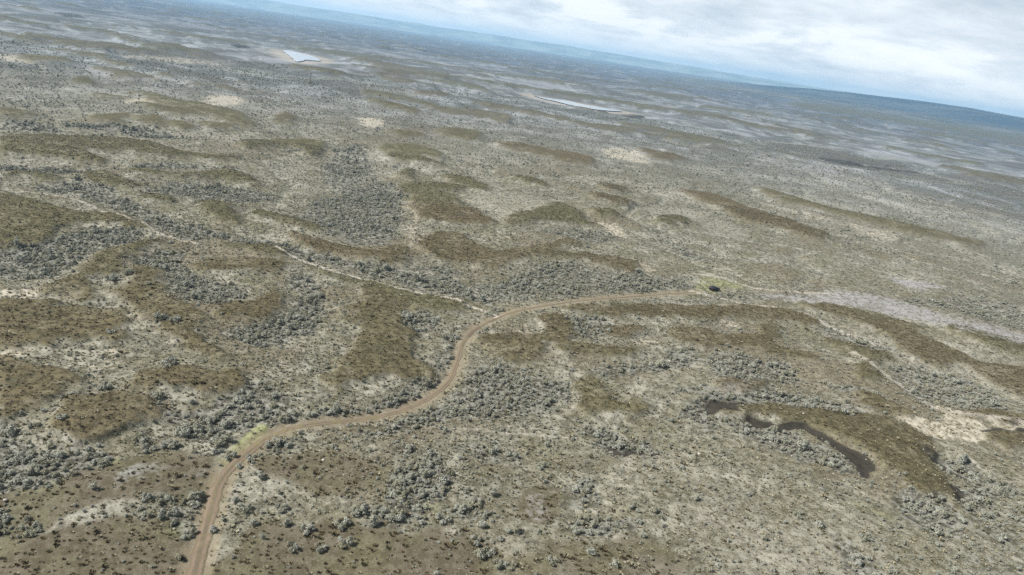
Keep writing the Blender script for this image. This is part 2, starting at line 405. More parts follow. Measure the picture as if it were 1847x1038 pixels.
LAKE_Z = [float(h_base(P[:, 0], P[:, 1]).mean()) for _, P in LAKES]
def height(x, y, F=None):
    """height of the land; F = fields already known at the same points"""
    h = h_base(x, y)
    F = F or all_fields(x, y)
    heath, sage, dark, trk = F['heath'], F['sage'], F['dark'], F['trk']
    r = np.hypot(x, y)
    big = 0.55 + sstep(r, 200, 450) * 0.75 + sstep(r, 400, 1200) * 1.6
    h = h + big * (1.9 * sstep(heath, 0.1, 0.8) - 0.7 * np.clip(sage, 0, 1) - 1.0 * F['drain']) - 1.1 * dark
    h = h - 0.22 * (1 - sstep(trk, 1.2, 3.2))
    lk = F['lake']
    lz = np.where(x < -100, LAKE_Z[0], LAKE_Z[1])
    k = sstep(lk, 0.02, 0.12)
    return h * (1 - k) + (lz - 1.2) * k

def all_fields(x, y):
    F = {}
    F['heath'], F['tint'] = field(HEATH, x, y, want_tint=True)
    F['lake'] = field(LAKES, x, y, soft=0.02, ragged=False)
    F['tufts'] = field(TUFTS, x, y); F['sage'] = field(SAGE, x, y); F['straw'] = field(STRAW, x, y); F['dark'] = field(DARK, x, y, soft=0.008)
    r = np.hypot(x, y); fr = sstep(r, 380, 1000)
    ux = x * 0.93 - y * 0.36; uy = (x * 0.36 + y * 0.93) * 1.9                  # low ridges run slantwise across the plain
    n = (1 - fr) * fbm(ux, uy, 60, 4, 301) + fr * fbm(ux, uy, 190, 4, 302)
    more = 0.72 * sstep(n, 0.06, 0.16) * sstep(r, 430, 800) * (1 - 0.8 * np.clip(F['sage'], 0, 1)) * (1 - F['straw']) * (1 - F['dark']) * (1 - F['tufts']) * (1 - sstep(F['lake'], 0.005, 0.05))
    F['tint'] = np.where(more > F['heath'], 0.5 + 1.2 * fbm(x, y, 150, 2, 303), F['tint']); F['heath'] = np.maximum(F['heath'], more)
    d = (1 - fr) * fbm(x, y, 85, 3, 311) + fr * fbm(x, y, 260, 3, 312)
    F['drain'] = np.exp(-(d / 0.022) ** 2) * sstep(r, 150, 300) * (1 - F['heath'])          # winding shallow drainage lines
    F['bare'] = field(BARE, x, y); F['green'] = field(GREEN, x, y, ragged=False)
    F['trk'] = line_dist(TRACK_L, x, y)
    p = np.zeros_like(x)
    for a, w, L in PATHS_L: p = np.maximum(p, a * np.exp(-(line_dist(L, x, y, 30) / w) ** 2))
    F['path'] = p
    return F

# ------------------------------------------------------------------ ground: one sheet out to the horizon
FAR = 14000.0
def build_ground():
    s = np.linspace(0, 1, 680)
    t = CAM_H / FAR + (1.12 - CAM_H / FAR) * s ** 1.22
    rr = np.concatenate([(CAM_H / t)[::-1][::-1], np.array([58, 45, 30, 14, 3.0])])      # far -> near
    rr = rr[::-1]
    fine = np.radians(np.arange(-54, 54.01, 0.125)); coarse = np.radians(np.arange(57, 304, 3.0))
    th = np.concatenate([fine, coarse])
    nr, nt = len(rr), len(th)
    Rr, Th = np.meshgrid(rr, th, indexing='ij')
    X = (Rr * np.sin(Th)).ravel(); Y = (Rr * np.cos(Th)).ravel()
    F = all_fields(X, Y)
    Z = height(X, Y, F)
    Z[Rr.ravel() > FAR * 0.9] -= 0
    me = bpy.data.meshes.new('ground')
    co = np.stack([X, Y, Z], 1)
    i = np.arange(nr - 1)[:, None] * nt; j = np.arange(nt)[None, :]; j2 = (j + 1) % nt
    q = np.stack([i + j, i + nt + j, i + nt + j2, i + j2], -1).reshape(-1, 4)
    nq = len(q); cap = np.arange(nt)
    me.vertices.add(len(co)); me.vertices.foreach_set('co', co.ravel())
    me.loops.add(nq * 4 + nt); me.loops.foreach_set('vertex_index', np.concatenate([q.ravel(), cap[::-1]]).astype(np.int32))
    me.polygons.add(nq + 1)
    me.polygons.foreach_set('loop_start', np.concatenate([np.arange(nq) * 4, [nq * 4]]).astype(np.int32))
    me.polygons.foreach_set('use_smooth', np.ones(nq + 1, bool))
    me.update(calc_edges=True); me.validate()
    if me.polygons[0].normal.z < 0: me.flip_normals()
    for nm, chans in (('cover_a', (F['heath'], F['tint'], F['sage'], F['straw'])), ('cover_b', (F['dark'], F['bare'], F['green'], F['path'])),
                      ('cover_c', (F['tufts'], 1 - sstep(F['trk'], 1.5, 4.5), F['lake'], F['drain']))):
        a = me.attributes.new(nm, 'FLOAT_COLOR', 'POINT')
        a.data.foreach_set('color', np.stack(chans, 1).astype(np.float32).ravel())
    o = bpy.data.objects.new('ground', me); C.objects.link(o); tag(o, kind='structure')
    return o

def ground_material():
    m, N, b = mat('steppe_ground', rough=1.0, spec=0.0)
    geo = N.new('ShaderNodeNewGeometry'); P = geo.outputs['Position']
    def attr(nm):
        a = N.new('ShaderNodeAttribute', attribute_name=nm); s = N.new('ShaderNodeSeparateColor'); N.l.new(a.outputs['Color'], s.inputs[0])
        return s.outputs[0], s.outputs[1], s.outputs[2], a.outputs['Alpha']
    heath, tint, sage, straw = attr('cover_a'); dark, bare, green, path = attr('cover_b'); tufts, verge, lakef, drain = attr('cover_c')
    ln = N.new('ShaderNodeVectorMath', operation='LENGTH'); N.l.new(P, ln.inputs[0]); R = ln.outputs['Value']
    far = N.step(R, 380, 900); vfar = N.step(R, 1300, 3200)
    n1 = N.noise(P, 0.55, 5, 0.65); n2 = N.noise(P, 0.09, 4, 0.6, 0.3); n3 = N.noise(P, 0.016, 4, 0.6, 0.5); n4 = N.noise(P, 3.0, 4, 0.65)
    n5 = N.noise(P, 0.0035, 5, 0.62, 0.8); n6 = N.noise(P, 0.0009, 5, 0.65, 0.8); n7 = N.noise(P, 0.009, 5, 0.65, 1.0)
    def edge(f, amp=0.5, lo=0.4, hi=0.62):
        q = N.math('ADD', f, N.math('MULTIPLY', N.math('SUBTRACT', n2, 0.5), amp * 1.5))
        q = N.math('ADD', q, N.math('MULTIPLY', N.math('SUBTRACT', n1, 0.5), amp * 1.3))
        return N.step(q, lo, hi)
    # base: dry bleached grass with grey-green and soil showing through
    base = N.mix(N.step(n1, 0.36, 0.66), (0.088, 0.078, 0.05), (0.245, 0.225, 0.16))
    base = N.mix(N.math('MULTIPLY', N.step(n2, 0.47, 0.6), 0.65), base, N.mix(N.step(n1, 0.4, 0.6), (0.09, 0.08, 0.042), (0.18, 0.16, 0.095)))
    base = N.mix(N.math('MULTIPLY', N.step(n2, 0.47, 0.36), 0.6), base, N.mix(N.step(n1, 0.36, 0.6), (0.18, 0.163, 0.112), (0.37, 0.34, 0.255)))
    base = N.mix(N.math('MULTIPLY', N.step(n3, 0.52, 0.60), 0.6), base, N.mix(N.step(n1, 0.4, 0.6), (0.105, 0.082, 0.05), (0.165, 0.135, 0.08)))
    base = N.mix(N.math('MULTIPLY', N.step(n3, 0.46, 0.38), 0.5), base, N.mix(N.step(n1, 0.4, 0.6), (0.20, 0.178, 0.13), (0.34, 0.31, 0.235)))
    base = N.mix(N.math('MULTIPLY', N.step(n4, 0.54, 0.66), 0.5), base, (0.36, 0.335, 0.25))
    base = N.mix(N.math('MULTIPLY', N.step(n4, 0.46, 0.36), 0.6), base, (0.075, 0.068, 0.042))
    # far country, beyond where single bushes can be told apart
    n8 = N.noise(P, 0.028, 4, 0.65, 0.6)
    fb = N.mix(N.step(n7, 0.43, 0.57), (0.12, 0.115, 0.088), (0.265, 0.25, 0.195))
    fb = N.mix(N.math('MULTIPLY', N.step(n8, 0.50, 0.62), 0.75), fb, (0.085, 0.08, 0.058))
    fb = N.mix(N.math('MULTIPLY', N.step(n8, 0.44, 0.34), 0.7), fb, (0.34, 0.315, 0.25))
    fb = N.mix(N.math('MULTIPLY', N.step(n5, 0.53, 0.58), 0.75), fb, N.mix(n8, (0.05, 0.042, 0.03), (0.14, 0.115, 0.08)))
    fb = N.mix(N.math('MULTIPLY', N.step(n5, 0.44, 0.38), 0.55), fb, (0.33, 0.30, 0.245))
    def crest(n, w, br, lo, hi):                       # thin dark broken lines: scarps and rims
        q = N.math('ABSOLUTE', N.math('SUBTRACT', n, 0.5))
        return N.math('MULTIPLY', N.step(q, w, w * 0.3), N.step(br, lo, hi))
    fb = N.mix(N.math('MULTIPLY', crest(n8, 0.022, n7, 0.46, 0.54), 0.75), fb, (0.05, 0.048, 0.036))
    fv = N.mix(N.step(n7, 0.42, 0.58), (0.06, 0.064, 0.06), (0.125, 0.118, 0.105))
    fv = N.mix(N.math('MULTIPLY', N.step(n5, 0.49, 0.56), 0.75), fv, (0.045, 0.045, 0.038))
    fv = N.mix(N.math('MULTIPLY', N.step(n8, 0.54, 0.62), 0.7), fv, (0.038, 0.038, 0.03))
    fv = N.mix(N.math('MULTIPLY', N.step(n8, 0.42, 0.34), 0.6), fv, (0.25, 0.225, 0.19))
    fv = N.mix(N.math('MULTIPLY', N.step(n6, 0.5, 0.6), 0.5), fv, (0.05, 0.053, 0.047))  # broad dark tone painted in for cloud shadow on the far plain
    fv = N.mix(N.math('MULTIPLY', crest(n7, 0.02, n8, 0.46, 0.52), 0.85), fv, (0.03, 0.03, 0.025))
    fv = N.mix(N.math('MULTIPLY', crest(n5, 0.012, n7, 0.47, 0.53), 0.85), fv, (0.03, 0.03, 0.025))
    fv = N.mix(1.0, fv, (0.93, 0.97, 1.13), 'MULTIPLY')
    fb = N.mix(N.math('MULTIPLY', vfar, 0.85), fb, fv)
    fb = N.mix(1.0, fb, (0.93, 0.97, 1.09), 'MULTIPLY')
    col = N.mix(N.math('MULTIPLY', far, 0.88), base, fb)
    # sagebrush land: grey litter, with shade between the bushes painted in as dark tone; where bushes are too far to be built, their grey
    sg = edge(sage, 0.55, 0.34, 0.7)
    sgc = N.mix(N.step(n1, 0.4, 0.62), (0.05, 0.046, 0.034), (0.235, 0.225, 0.18))
    col = N.mix(N.math('MULTIPLY', sg, 0.75), col, sgc)
    dr = N.step(N.math('ADD', drain, N.math('MULTIPLY', N.math('SUBTRACT', n2, 0.5), 0.7)), 0.35, 0.8)
    col = N.mix(N.math('MULTIPLY', dr, 0.55), col, N.mix(N.step(n1, 0.4, 0.6), (0.13, 0.125, 0.09), (0.32, 0.295, 0.225)))
    st = edge(straw, 0.6, 0.35, 0.75)
    stc = N.mix(N.step(n1, 0.35, 0.65), (0.24, 0.205, 0.14), (0.47, 0.415, 0.305))
    col = N.mix(N.math('MULTIPLY', st, 0.85), col, stc)
    # heath: short brown and olive growth
    hc = N.mix(N.step(n1, 0.36, 0.64), (0.048, 0.034, 0.016), (0.118, 0.085, 0.043))
    ho = N.mix(N.step(n1, 0.36, 0.64), (0.044, 0.041, 0.017), (0.112, 0.10, 0.046))
    tt = N.math('ADD', N.math('ADD', tint, 0.15), N.math('MULTIPLY', N.math('SUBTRACT', n3, 0.5), 1.2), clamp=True)
    hc = N.mix(tt, hc, ho)
    hc = N.mix(N.math('MULTIPLY', N.step(n4, 0.54, 0.66), 0.5), hc, (0.25, 0.205, 0.135))
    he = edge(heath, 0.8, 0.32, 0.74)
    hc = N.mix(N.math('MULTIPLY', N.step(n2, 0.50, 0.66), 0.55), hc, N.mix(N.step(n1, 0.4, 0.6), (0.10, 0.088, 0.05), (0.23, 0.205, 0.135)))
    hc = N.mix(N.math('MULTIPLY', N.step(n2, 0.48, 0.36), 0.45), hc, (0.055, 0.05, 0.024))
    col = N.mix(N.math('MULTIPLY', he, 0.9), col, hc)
    tf = edge(tufts, 0.6, 0.3, 0.75)
    tc = N.mix(N.step(n2, 0.4, 0.62), (0.108, 0.085, 0.053), (0.118, 0.106, 0.056))
    tc = N.mix(N.math('MULTIPLY', N.step(n4, 0.5, 0.66), 0.5), tc, (0.195, 0.17, 0.12))
    tc = N.mix(N.math('MULTIPLY', N.step(n1, 0.56, 0.44), 0.5), tc, (0.068, 0.055, 0.03))
    col = N.mix(N.math('MULTIPLY', tf, 0.85), col, tc)
    gr = edge(green, 0.6, 0.3, 0.8)
    col = N.mix(N.math('MULTIPLY', gr, 0.8), col, N.mix(N.step(n1, 0.4, 0.6), (0.155, 0.165, 0.055), (0.285, 0.285, 0.13)))
    br = edge(bare, 0.75, 0.32, 0.85)
    col = N.mix(N.math('MULTIPLY', br, 0.9), col, N.mix(N.step(n1, 0.4, 0.6), (0.20, 0.182, 0.155), (0.295, 0.277, 0.25)))
    col = N.mix(N.math('MULTIPLY', N.step(N.math('ADD', verge, N.math('MULTIPLY', N.math('SUBTRACT', n1, .5), .7)), 0.5, 0.9), 0.6), col, (0.23, 0.185, 0.115))
    pa = N.step(N.math('ADD', path, N.math('MULTIPLY', N.math('SUBTRACT', n1, 0.5), 0.5)), 0.3, 0.75)
    col = N.mix(N.math('MULTIPLY', pa, 0.8), col, (0.42, 0.37, 0.29))
    dk = edge(dark, 0.55, 0.42, 0.62)
    col = N.mix(N.math('MULTIPLY', dk, 0.93), col, N.mix(n1, (0.016, 0.014, 0.010), (0.05, 0.042, 0.03)))
    wet = N.math('MULTIPLY', dk, 0.3); N.l.new(N.math('SUBTRACT', 1.0, wet), b.inputs['Roughness']); N.l.new(N.math('MULTIPLY', dk, 0.03), b.inputs['Specular IOR Level'])
    col = N.mix(1.0, col, (0.95, 1.0, 1.12), 'MULTIPLY')
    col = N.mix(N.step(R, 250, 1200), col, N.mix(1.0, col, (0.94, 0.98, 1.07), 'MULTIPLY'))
    lkc = N.step(N.math('ADD', lakef, N.math('MULTIPLY', N.math('SUBTRACT', n8, 0.5), 0.5)), 0.03, 0.3)
    col = N.mix(N.math('MULTIPLY', lkc, 0.45), col, (0.40, 0.36, 0.31))
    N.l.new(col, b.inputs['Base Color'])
    bump = N.new('ShaderNodeBump'); bump.inputs['Strength'].default_value = 0.8; bump.inputs['Distance'].default_value = 0.5
    hgt = N.math('ADD', N.math('MULTIPLY', n1, 0.6), N.math('MULTIPLY', n4, 0.25))
    N.l.new(hgt, bump.inputs['Height']); N.l.new(bump.outputs[0], b.inputs['Normal'])
    return m
ground = build_ground()
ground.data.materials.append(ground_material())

# ------------------------------------------------------------------ dirt track: its own sheet laid in a shallow cutting
def build_track():
    L = line_pts(TRACK, 40)
    seg = np.gradient(L, axis=0); seg /= np.linalg.norm(seg, axis=1)[:, None]
    nrm = np.stack([-seg[:, 1], seg[:, 0]], 1)
    n = len(L); ks = np.linspace(-1, 1, 11)
    nar = 1.0 - 0.32 * sstep(np.arange(n) / n, 0.12, 0.4) - 0.30 * sstep(np.arange(n) / n, 0.5, 0.85)
    wob = (1.3 + 0.9 * fbm(np.arange(n) * 0.35, np.zeros(n), 3, 3, 77)) * nar
    wob2 = (1.3 + 0.9 * fbm(np.arange(n) * 0.35, np.zeros(n) + 50, 3, 3, 78)) * nar
    vs, us = [], []
    for k in ks:
        w = np.where(k < 0, wob, wob2)
        vs.append(L + nrm * (k * w)[:, None]); us.append(np.full(n, k))
    V = np.stack(vs, 1).reshape(-1, 2); U = np.stack(us, 1).ravel()
    Z = height(V[:, 0], V[:, 1]) + 0.12 - 0.16 * np.abs(U) ** 6 - 0.05 * np.exp(-((np.abs(U) - 0.48) / 0.2) ** 2)
    me = bpy.data.meshes.new('dirt_track'); k = len(ks)
    faces = [(i * k + j, i * k + j + 1, (i + 1) * k + j + 1, (i + 1) * k + j) for i in range(n - 1) for j in range(k - 1)]
    me.from_pydata(np.column_stack([V, Z]).tolist(), [], faces)
    if me.polygons[0].normal.z < 0: me.flip_normals()
    a = me.attributes.new('across', 'FLOAT', 'POINT'); a.data.foreach_set('value', U.astype(np.float32))
    al = np.repeat(np.arange(n) / n, k).astype(np.float32)
    a = me.attributes.new('along', 'FLOAT', 'POINT'); a.data.foreach_set('value', al)
    for p in me.polygons: p.use_smooth = True
    o = bpy.data.objects.new('dirt_track', me); C.objects.link(o); tag(o, kind='structure')
    m, N, b = mat('track_dirt', rough=1.0, spec=0.0)
    geo = N.new('ShaderNodeNewGeometry'); P = geo.outputs['Position']
    ac = N.new('ShaderNodeAttribute', attribute_name='across').outputs['Fac']; al = N.new('ShaderNodeAttribute', attribute_name='along').outputs['Fac']
    n1 = N.noise(P, 0.8, 4, 0.6); n2 = N.noise(P, 0.15, 3)
    d = N.math('SUBTRACT', N.math('ABSOLUTE', ac), 0.48)
    rut = N.step(N.math('ADD', N.math('ABSOLUTE', d), N.math('MULTIPLY', N.math('SUBTRACT', n1, 0.5), 0.25)), 0.32, 0.08)
    col = N.mix(n2, (0.105, 0.086, 0.064), (0.15, 0.123, 0.093))
    col = N.mix(N.math('MULTIPLY', rut, 0.95), col, N.mix(n1, (0.21, 0.167, 0.125), (0.155, 0.12, 0.088)))
    grassy = N.step(N.math('ADD', n2, N.math('MULTIPLY', N.math('ABSOLUTE', N.math('SUBTRACT', al, 0.36)), -3.0)), 0.2, 0.42, 0.3, 1.0)
    mid = N.math('SUBTRACT', 1.0, rut)
    gf = N.math('MULTIPLY', N.math('MULTIPLY', grassy, mid), N.step(n1, 0.38, 0.6))
    col = N.mix(gf, col, N.mix(n1, (0.12, 0.12, 0.045), (0.22, 0.20, 0.10)))
    ed = N.step(N.math('ADD', N.math('ABSOLUTE', ac), N.math('MULTIPLY', N.math('SUBTRACT', n1, 0.5), 1.1)), 0.72, 0.98)
    col = N.mix(N.math('MULTIPLY', ed, 0.85), col, N.mix(N.noise(P, 2.2, 3), (0.10, 0.085, 0.052), (0.24, 0.215, 0.15)))
    N.l.new(col, b.inputs['Base Color'])
    bump = N.new('ShaderNodeBump'); bump.inputs['Strength'].default_value = 0.6; bump.inputs['Distance'].default_value = 0.2
    N.l.new(n1, bump.inputs['Height']); N.l.new(bump.outputs[0], b.inputs['Normal'])
    me.materials.append(m)
build_track()

# ------------------------------------------------------------------ lakes
wm, WN, wb = mat('still_water', (0.18, 0.19, 0.195), 0.08, 0.6)
wn = WN.noise(WN.new('ShaderNodeNewGeometry').outputs['Position'], 0.3, 3)
wbp = WN.new('ShaderNodeBump'); wbp.inputs['Strength'].default_value = 0.04; wbp.inputs['Distance'].default_value = 0.1
WN.l.new(wn, wbp.inputs['Height']); WN.l.new(wbp.outputs[0], wb.inputs['Normal'])
for (v, P), z in zip(LAKES, LAKE_Z):
    Q = smooth_poly(P, 10)
    Q = Q + np.column_stack([5 * fbm(Q[:, 0], Q[:, 1], 40, 3, 96), 9 * fbm(Q[:, 0], Q[:, 1], 40, 3, 97)])
    bm = bmesh.new(); f = bm.faces.new([bm.verts.new((x, y, z + 0.12)) for x, y in Q]); f.normal_update()
    if f.normal.z < 0: f.normal_flip()
    bmesh.ops.triangulate(bm, faces=bm.faces[:])
    me = bpy.data.meshes.new('lake'); bm.to_mesh(me); bm.free(); me.materials.append(wm)
    o = bpy.data.objects.new('lake', me); C.objects.link(o); tag(o, kind='structure')

# ------------------------------------------------------------------ far hills
def ridge(name, prof, dist_near, dist_top, depth, m):
    """prof: (bearing in degrees, height in metres) along the crest; real slopes fore and aft"""
    b = np.array([p[0] for p in prof]); hh = np.array([p[1] for p in prof])
    th = np.arange(b.min(), b.max() + 0.001, 0.1)
    hc = np.interp(th, b, hh)
    rows = np.concatenate([np.linspace(0, 1, 9), np.linspace(1.15, 2, 5)])
    vs = []
    for s in rows:
        if s <= 1: r = dist_near + (dist_top - dist_near) * s; k = math.sin(s * math.pi / 2) ** 1.9
        else: r = dist_top + depth * (s - 1); k = math.cos((s - 1) * math.pi / 2)
        x = r * np.sin(np.radians(th)); y = r * np.cos(np.radians(th))
        z = hc * k * (1 + 0.26 * fbm(x, y, 2600, 3, 91) + 0.16 * fbm(x, y, 600, 3, 93)) - (25 if s in (rows[0], rows[-1]) else 0)
        vs.append(np.column_stack([x, y, z]))
    V = np.concatenate(vs); n = len(th)
    faces = [(i * n + j, i * n + j + 1, (i + 1) * n + j + 1, (i + 1) * n + j) for i in range(len(rows) - 1) for j in range(n - 1)]
    me = bpy.data.meshes.new(name); me.from_pydata(V.tolist(), [], faces)
    if me.polygons[n // 2].normal.z < 0: me.flip_normals()
    for p in me.polygons: p.use_smooth = True
    me.materials.append(m)
    o = bpy.data.objects.new(name, me); C.objects.link(o); tag(o, kind='structure')
hm, HN, hb = mat('cloud_shaded_hills', rough=1.0, spec=0.0)
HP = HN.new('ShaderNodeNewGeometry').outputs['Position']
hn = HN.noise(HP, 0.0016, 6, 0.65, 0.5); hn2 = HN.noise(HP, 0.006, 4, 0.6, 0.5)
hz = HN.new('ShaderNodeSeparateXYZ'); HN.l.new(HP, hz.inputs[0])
cloud_shade = HN.mix(HN.step(hn, 0.46, 0.6), (0.012, 0.026, 0.05), (0.05, 0.062, 0.078))  # dark blue colour stands in for cloud shadow and haze on these hills
cloud_shade = HN.mix(HN.math('MULTIPLY', HN.step(hn2, 0.55, 0.66), 0.6), cloud_shade, (0.11, 0.105, 0.09))
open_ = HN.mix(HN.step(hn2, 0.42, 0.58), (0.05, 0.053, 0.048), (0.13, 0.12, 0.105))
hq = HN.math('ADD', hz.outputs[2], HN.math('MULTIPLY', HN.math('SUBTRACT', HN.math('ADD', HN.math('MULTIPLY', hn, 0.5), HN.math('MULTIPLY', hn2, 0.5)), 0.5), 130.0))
HN.l.new(HN.mix(HN.step(hq, 4.0, 42.0), open_, cloud_shade), hb.inputs['Base Color'])
gm, GN_, gb = mat('sunlit_range', rough=1.0, spec=0.0)
GN_.l.new(GN_.mix(GN_.step(GN_.noise(GN_.new('ShaderNodeNewGeometry').outputs['Position'], 0.0018, 6, 0.65, 0.5), 0.4, 0.62), (0.10, 0.13, 0.125), (0.22, 0.245, 0.22)), gb.inputs['Base Color'])  # pale colour stands in for sunlight falling on the range
ridge('mountain_range', [(-60, 110), (-45, 118), (-30, 128), (-22, 142), (-14, 150), (-8, 146), (-3, 154), (2, 150), (6, 143), (10, 128), (15, 112), (20, 98), (25, 88), (35, 82), (60, 80)], 11300, 12600, 900, gm)
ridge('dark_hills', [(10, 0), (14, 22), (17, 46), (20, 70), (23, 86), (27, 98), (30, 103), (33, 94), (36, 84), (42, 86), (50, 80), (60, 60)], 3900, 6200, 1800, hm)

# ------------------------------------------------------------------ plants
def leaf_material(name, c0, c1, c2):
    m, N, b = mat(name, rough=0.85, spec=0.15)
    oi = N.new('ShaderNodeObjectInfo'); at = N.new('ShaderNodeAttribute', attribute_name='leaf')
    col = N.mix(at.outputs['Fac'], c0, c1)
    col = N.mix(N.math('MULTIPLY', N.math('POWER', oi.outputs['Random'], 1.6), 0.85), col, c2)
    N.l.new(col, b.inputs['Base Color'])
    return m
sage_leaf = leaf_material('sagebrush_leaf', (0.185, 0.19, 0.155), (0.41, 0.42, 0.365), (0.215, 0.205, 0.135))
stem_mat, _, _ = mat('sagebrush_stem', (0.07, 0.052, 0.036), 0.95, 0.05)
dark_leaf = leaf_material('dwarf_shrub_leaf', (0.06, 0.048, 0.027), (0.15, 0.115, 0.068), (0.10, 0.092, 0.045))
heath_leaf = leaf_material('heath_leaf', (0.05, 0.039, 0.021), (0.14, 0.11, 0.064), (0.09, 0.084, 0.04))
grass_leaf = leaf_material('dry_grass_blade', (0.19, 0.17, 0.11), (0.38, 0.345, 0.25), (0.27, 0.25, 0.165))
stone_mat = leaf_material('pale_stone', (0.30, 0.26, 0.24), (0.45, 0.42, 0.40), (0.36, 0.33, 0.31))

def quads_mesh(name, quads, leafv, m, stems=None, m2=None):
    V = np.asarray(quads).reshape(-1, 3); n = len(V) // 4
    F = np.arange(n * 4).reshape(-1, 4).tolist(); V = V.tolist(); mi = [0] * n; lv = list(leafv)
    if stems:
        for poly in stems:
            k = len(V); V += [tuple(p) for p in poly]; F.append(list(range(k, k + len(poly)))); mi.append(1); lv.append(0.5)
    me = bpy.data.meshes.new(name); me.from_pydata(V, [], F)
    me.polygons.foreach_set('material_index', mi)
    a = me.attributes.new('leaf', 'FLOAT', 'FACE'); a.data.foreach_set('value', np.array(lv, np.float32))
    me.materials.append(m)
    if m2: me.materials.append(m2)
    return me

def leaf_quad(r_, p, nrm, s):
    nrm = nrm / (np.linalg.norm(nrm) + 1e-9)
    a = np.cross(nrm, r_.normal(size=3)); a /= np.linalg.norm(a) + 1e-9; b = np.cross(nrm, a)
    l, w = s, s * r_.uniform(0.45, 0.8)
    return [p - a * l - b * w * .5, p + b * w - a * l * .2, p + a * l + b * w * .3, p - b * w + a * l * .2]

def sagebrush_mesh(seed, lobes=9, per=58, flat=0.85):
    """about 1 m wide: rounded sprays of small grey leaves on short dark stems"""
    r_ = np.random.default_rng(seed); quads, lv, stems = [], [], []
    for i in range(lobes):
        ang = r_.uniform(0, 6.283); rad = 0.29 * math.sqrt(r_.uniform(0, 1)) * (1.0 if i else 0)
        el = r_.uniform(0.8, 1.15)
        c = np.array([rad * math.cos(ang) * el, rad * math.sin(ang), flat * (0.62 - 0.75 * rad) * r_.uniform(0.75, 1.15)])
        R = r_.uniform(0.12, 0.21) if rad < 0.16 else r_.uniform(0.15, 0.20)
        tone = r_.uniform(0, 0.4)
        for k in range(per):
            d = r_.normal(size=3); d /= np.linalg.norm(d); d[2] = abs(d[2]) * 1.1 - 0.25
            p = c + d * R * r_.uniform(0.45, 1.18)
            if p[2] < 0.02: p[2] = 0.02 + r_.uniform(0, .05)
            quads.append(leaf_quad(r_, p, d + 0.35 * r_.normal(size=3) + np.array([0, 0, .2]), r_.uniform(0.026, 0.062))); lv.append(min(1, tone + r_.uniform(0, 0.6)))
        for k in range(16):                                   # leafy shoots that tie the spray to the middle of the bush
            p = np.array([0, 0, 0.3]) * (1 - k / 16) + c * (k / 16) + r_.normal(0, 0.02, 3)
            quads.append(leaf_quad(r_, p, r_.normal(size=3) + np.array([0, 0, .5]), 0.055)); lv.append(min(1, tone + r_.uniform(0, 0.6)))
        t = np.array([0.008, 0, 0]) if abs(c[0]) < abs(c[1]) else np.array([0, 0.008, 0])
        foot = np.array([c[0] * .2, c[1] * .2, -0.06])
        stems.append([foot - 2 * t, foot + 2 * t, c + t, c - t])
    for k in range(90):                                              # inner foliage that joins the sprays
        q = r_.normal(size=3); q /= np.linalg.norm(q); q *= r_.uniform(0, 1) ** 0.33
        p = np.array([q[0] * .3, q[1] * .3, 0.24 + q[2] * .17])
        quads.append(leaf_quad(r_, p, r_.normal(size=3) + np.array([0, 0, .5]), 0.055)); lv.append(r_.uniform(0, 0.8))
    return quads_mesh('sagebrush', quads, lv, sage_leaf, stems, stem_mat)

def tuft_mesh(name, seed, m, n=34, up=0.5, h=0.5, wide=0.5):
    r_ = np.random.default_rng(seed); quads, lv = [], []
    for k in range(n):
        ang = r_.uniform(0, 6.283); q = math.sqrt(r_.uniform(0, 1)) * wide
        foot = np.array([q * .55 * math.cos(ang), q * .55 * math.sin(ang), -0.05]); tip = np.array([q * math.cos(ang), q * math.sin(ang), h * r_.uniform(.55, 1.1) * (1 - .5 * q / wide)])
        s = np.array([-math.sin(ang), math.cos(ang), 0]) * r_.uniform(0.06, 0.12); ss = s * 0.3
        midp = (foot + tip) / 2 + np.array([0, 0, .08])
        quads.append([foot - s, foot + s, midp + s * .9, midp - s * .9]); quads.append([midp - s * .9, midp + s * .9, tip + ss, tip - ss]); v = r_.uniform(); lv += [v, v]
    return quads_mesh(name, quads, lv, m)

def stone_mesh(seed):
    r_ = np.random.default_rng(seed)
    bm = bmesh.new(); bmesh.ops.create_icosphere(bm, subdivisions=1, radius=0.5)
    for v in bm.verts: v.co = v.co * r_.uniform(0.75, 1.1); v.co.z = v.co.z * 0.6 + 0.1
    me = bpy.data.meshes.new('stone'); bm.to_mesh(me); bm.free(); me.materials.append(stone_mat)
    a = me.attributes.new('leaf', 'FLOAT', 'FACE'); a.data.foreach_set('value', np.full(len(me.polygons), r_.uniform(), np.float32))
    return me

NV = 7
SAGE_ME = [sagebrush_mesh(100 + i, lobes=6 + i) for i in range(NV)]
DARK_ME = [tuft_mesh('dwarf_shrub', 200 + i, dark_leaf, n=30 + 4 * i, h=0.42, wide=0.5) for i in range(4)]
HEATH_ME = [tuft_mesh('heath_tuft', 300 + i, heath_leaf, n=16, h=0.4, wide=0.5) for i in range(4)]
GRASS_ME = [tuft_mesh('grass_tuft', 400 + i, grass_leaf, n=16, h=0.5, wide=0.45) for i in range(4)]
STONE_ME = [stone_mesh(500 + i) for i in range(4)]

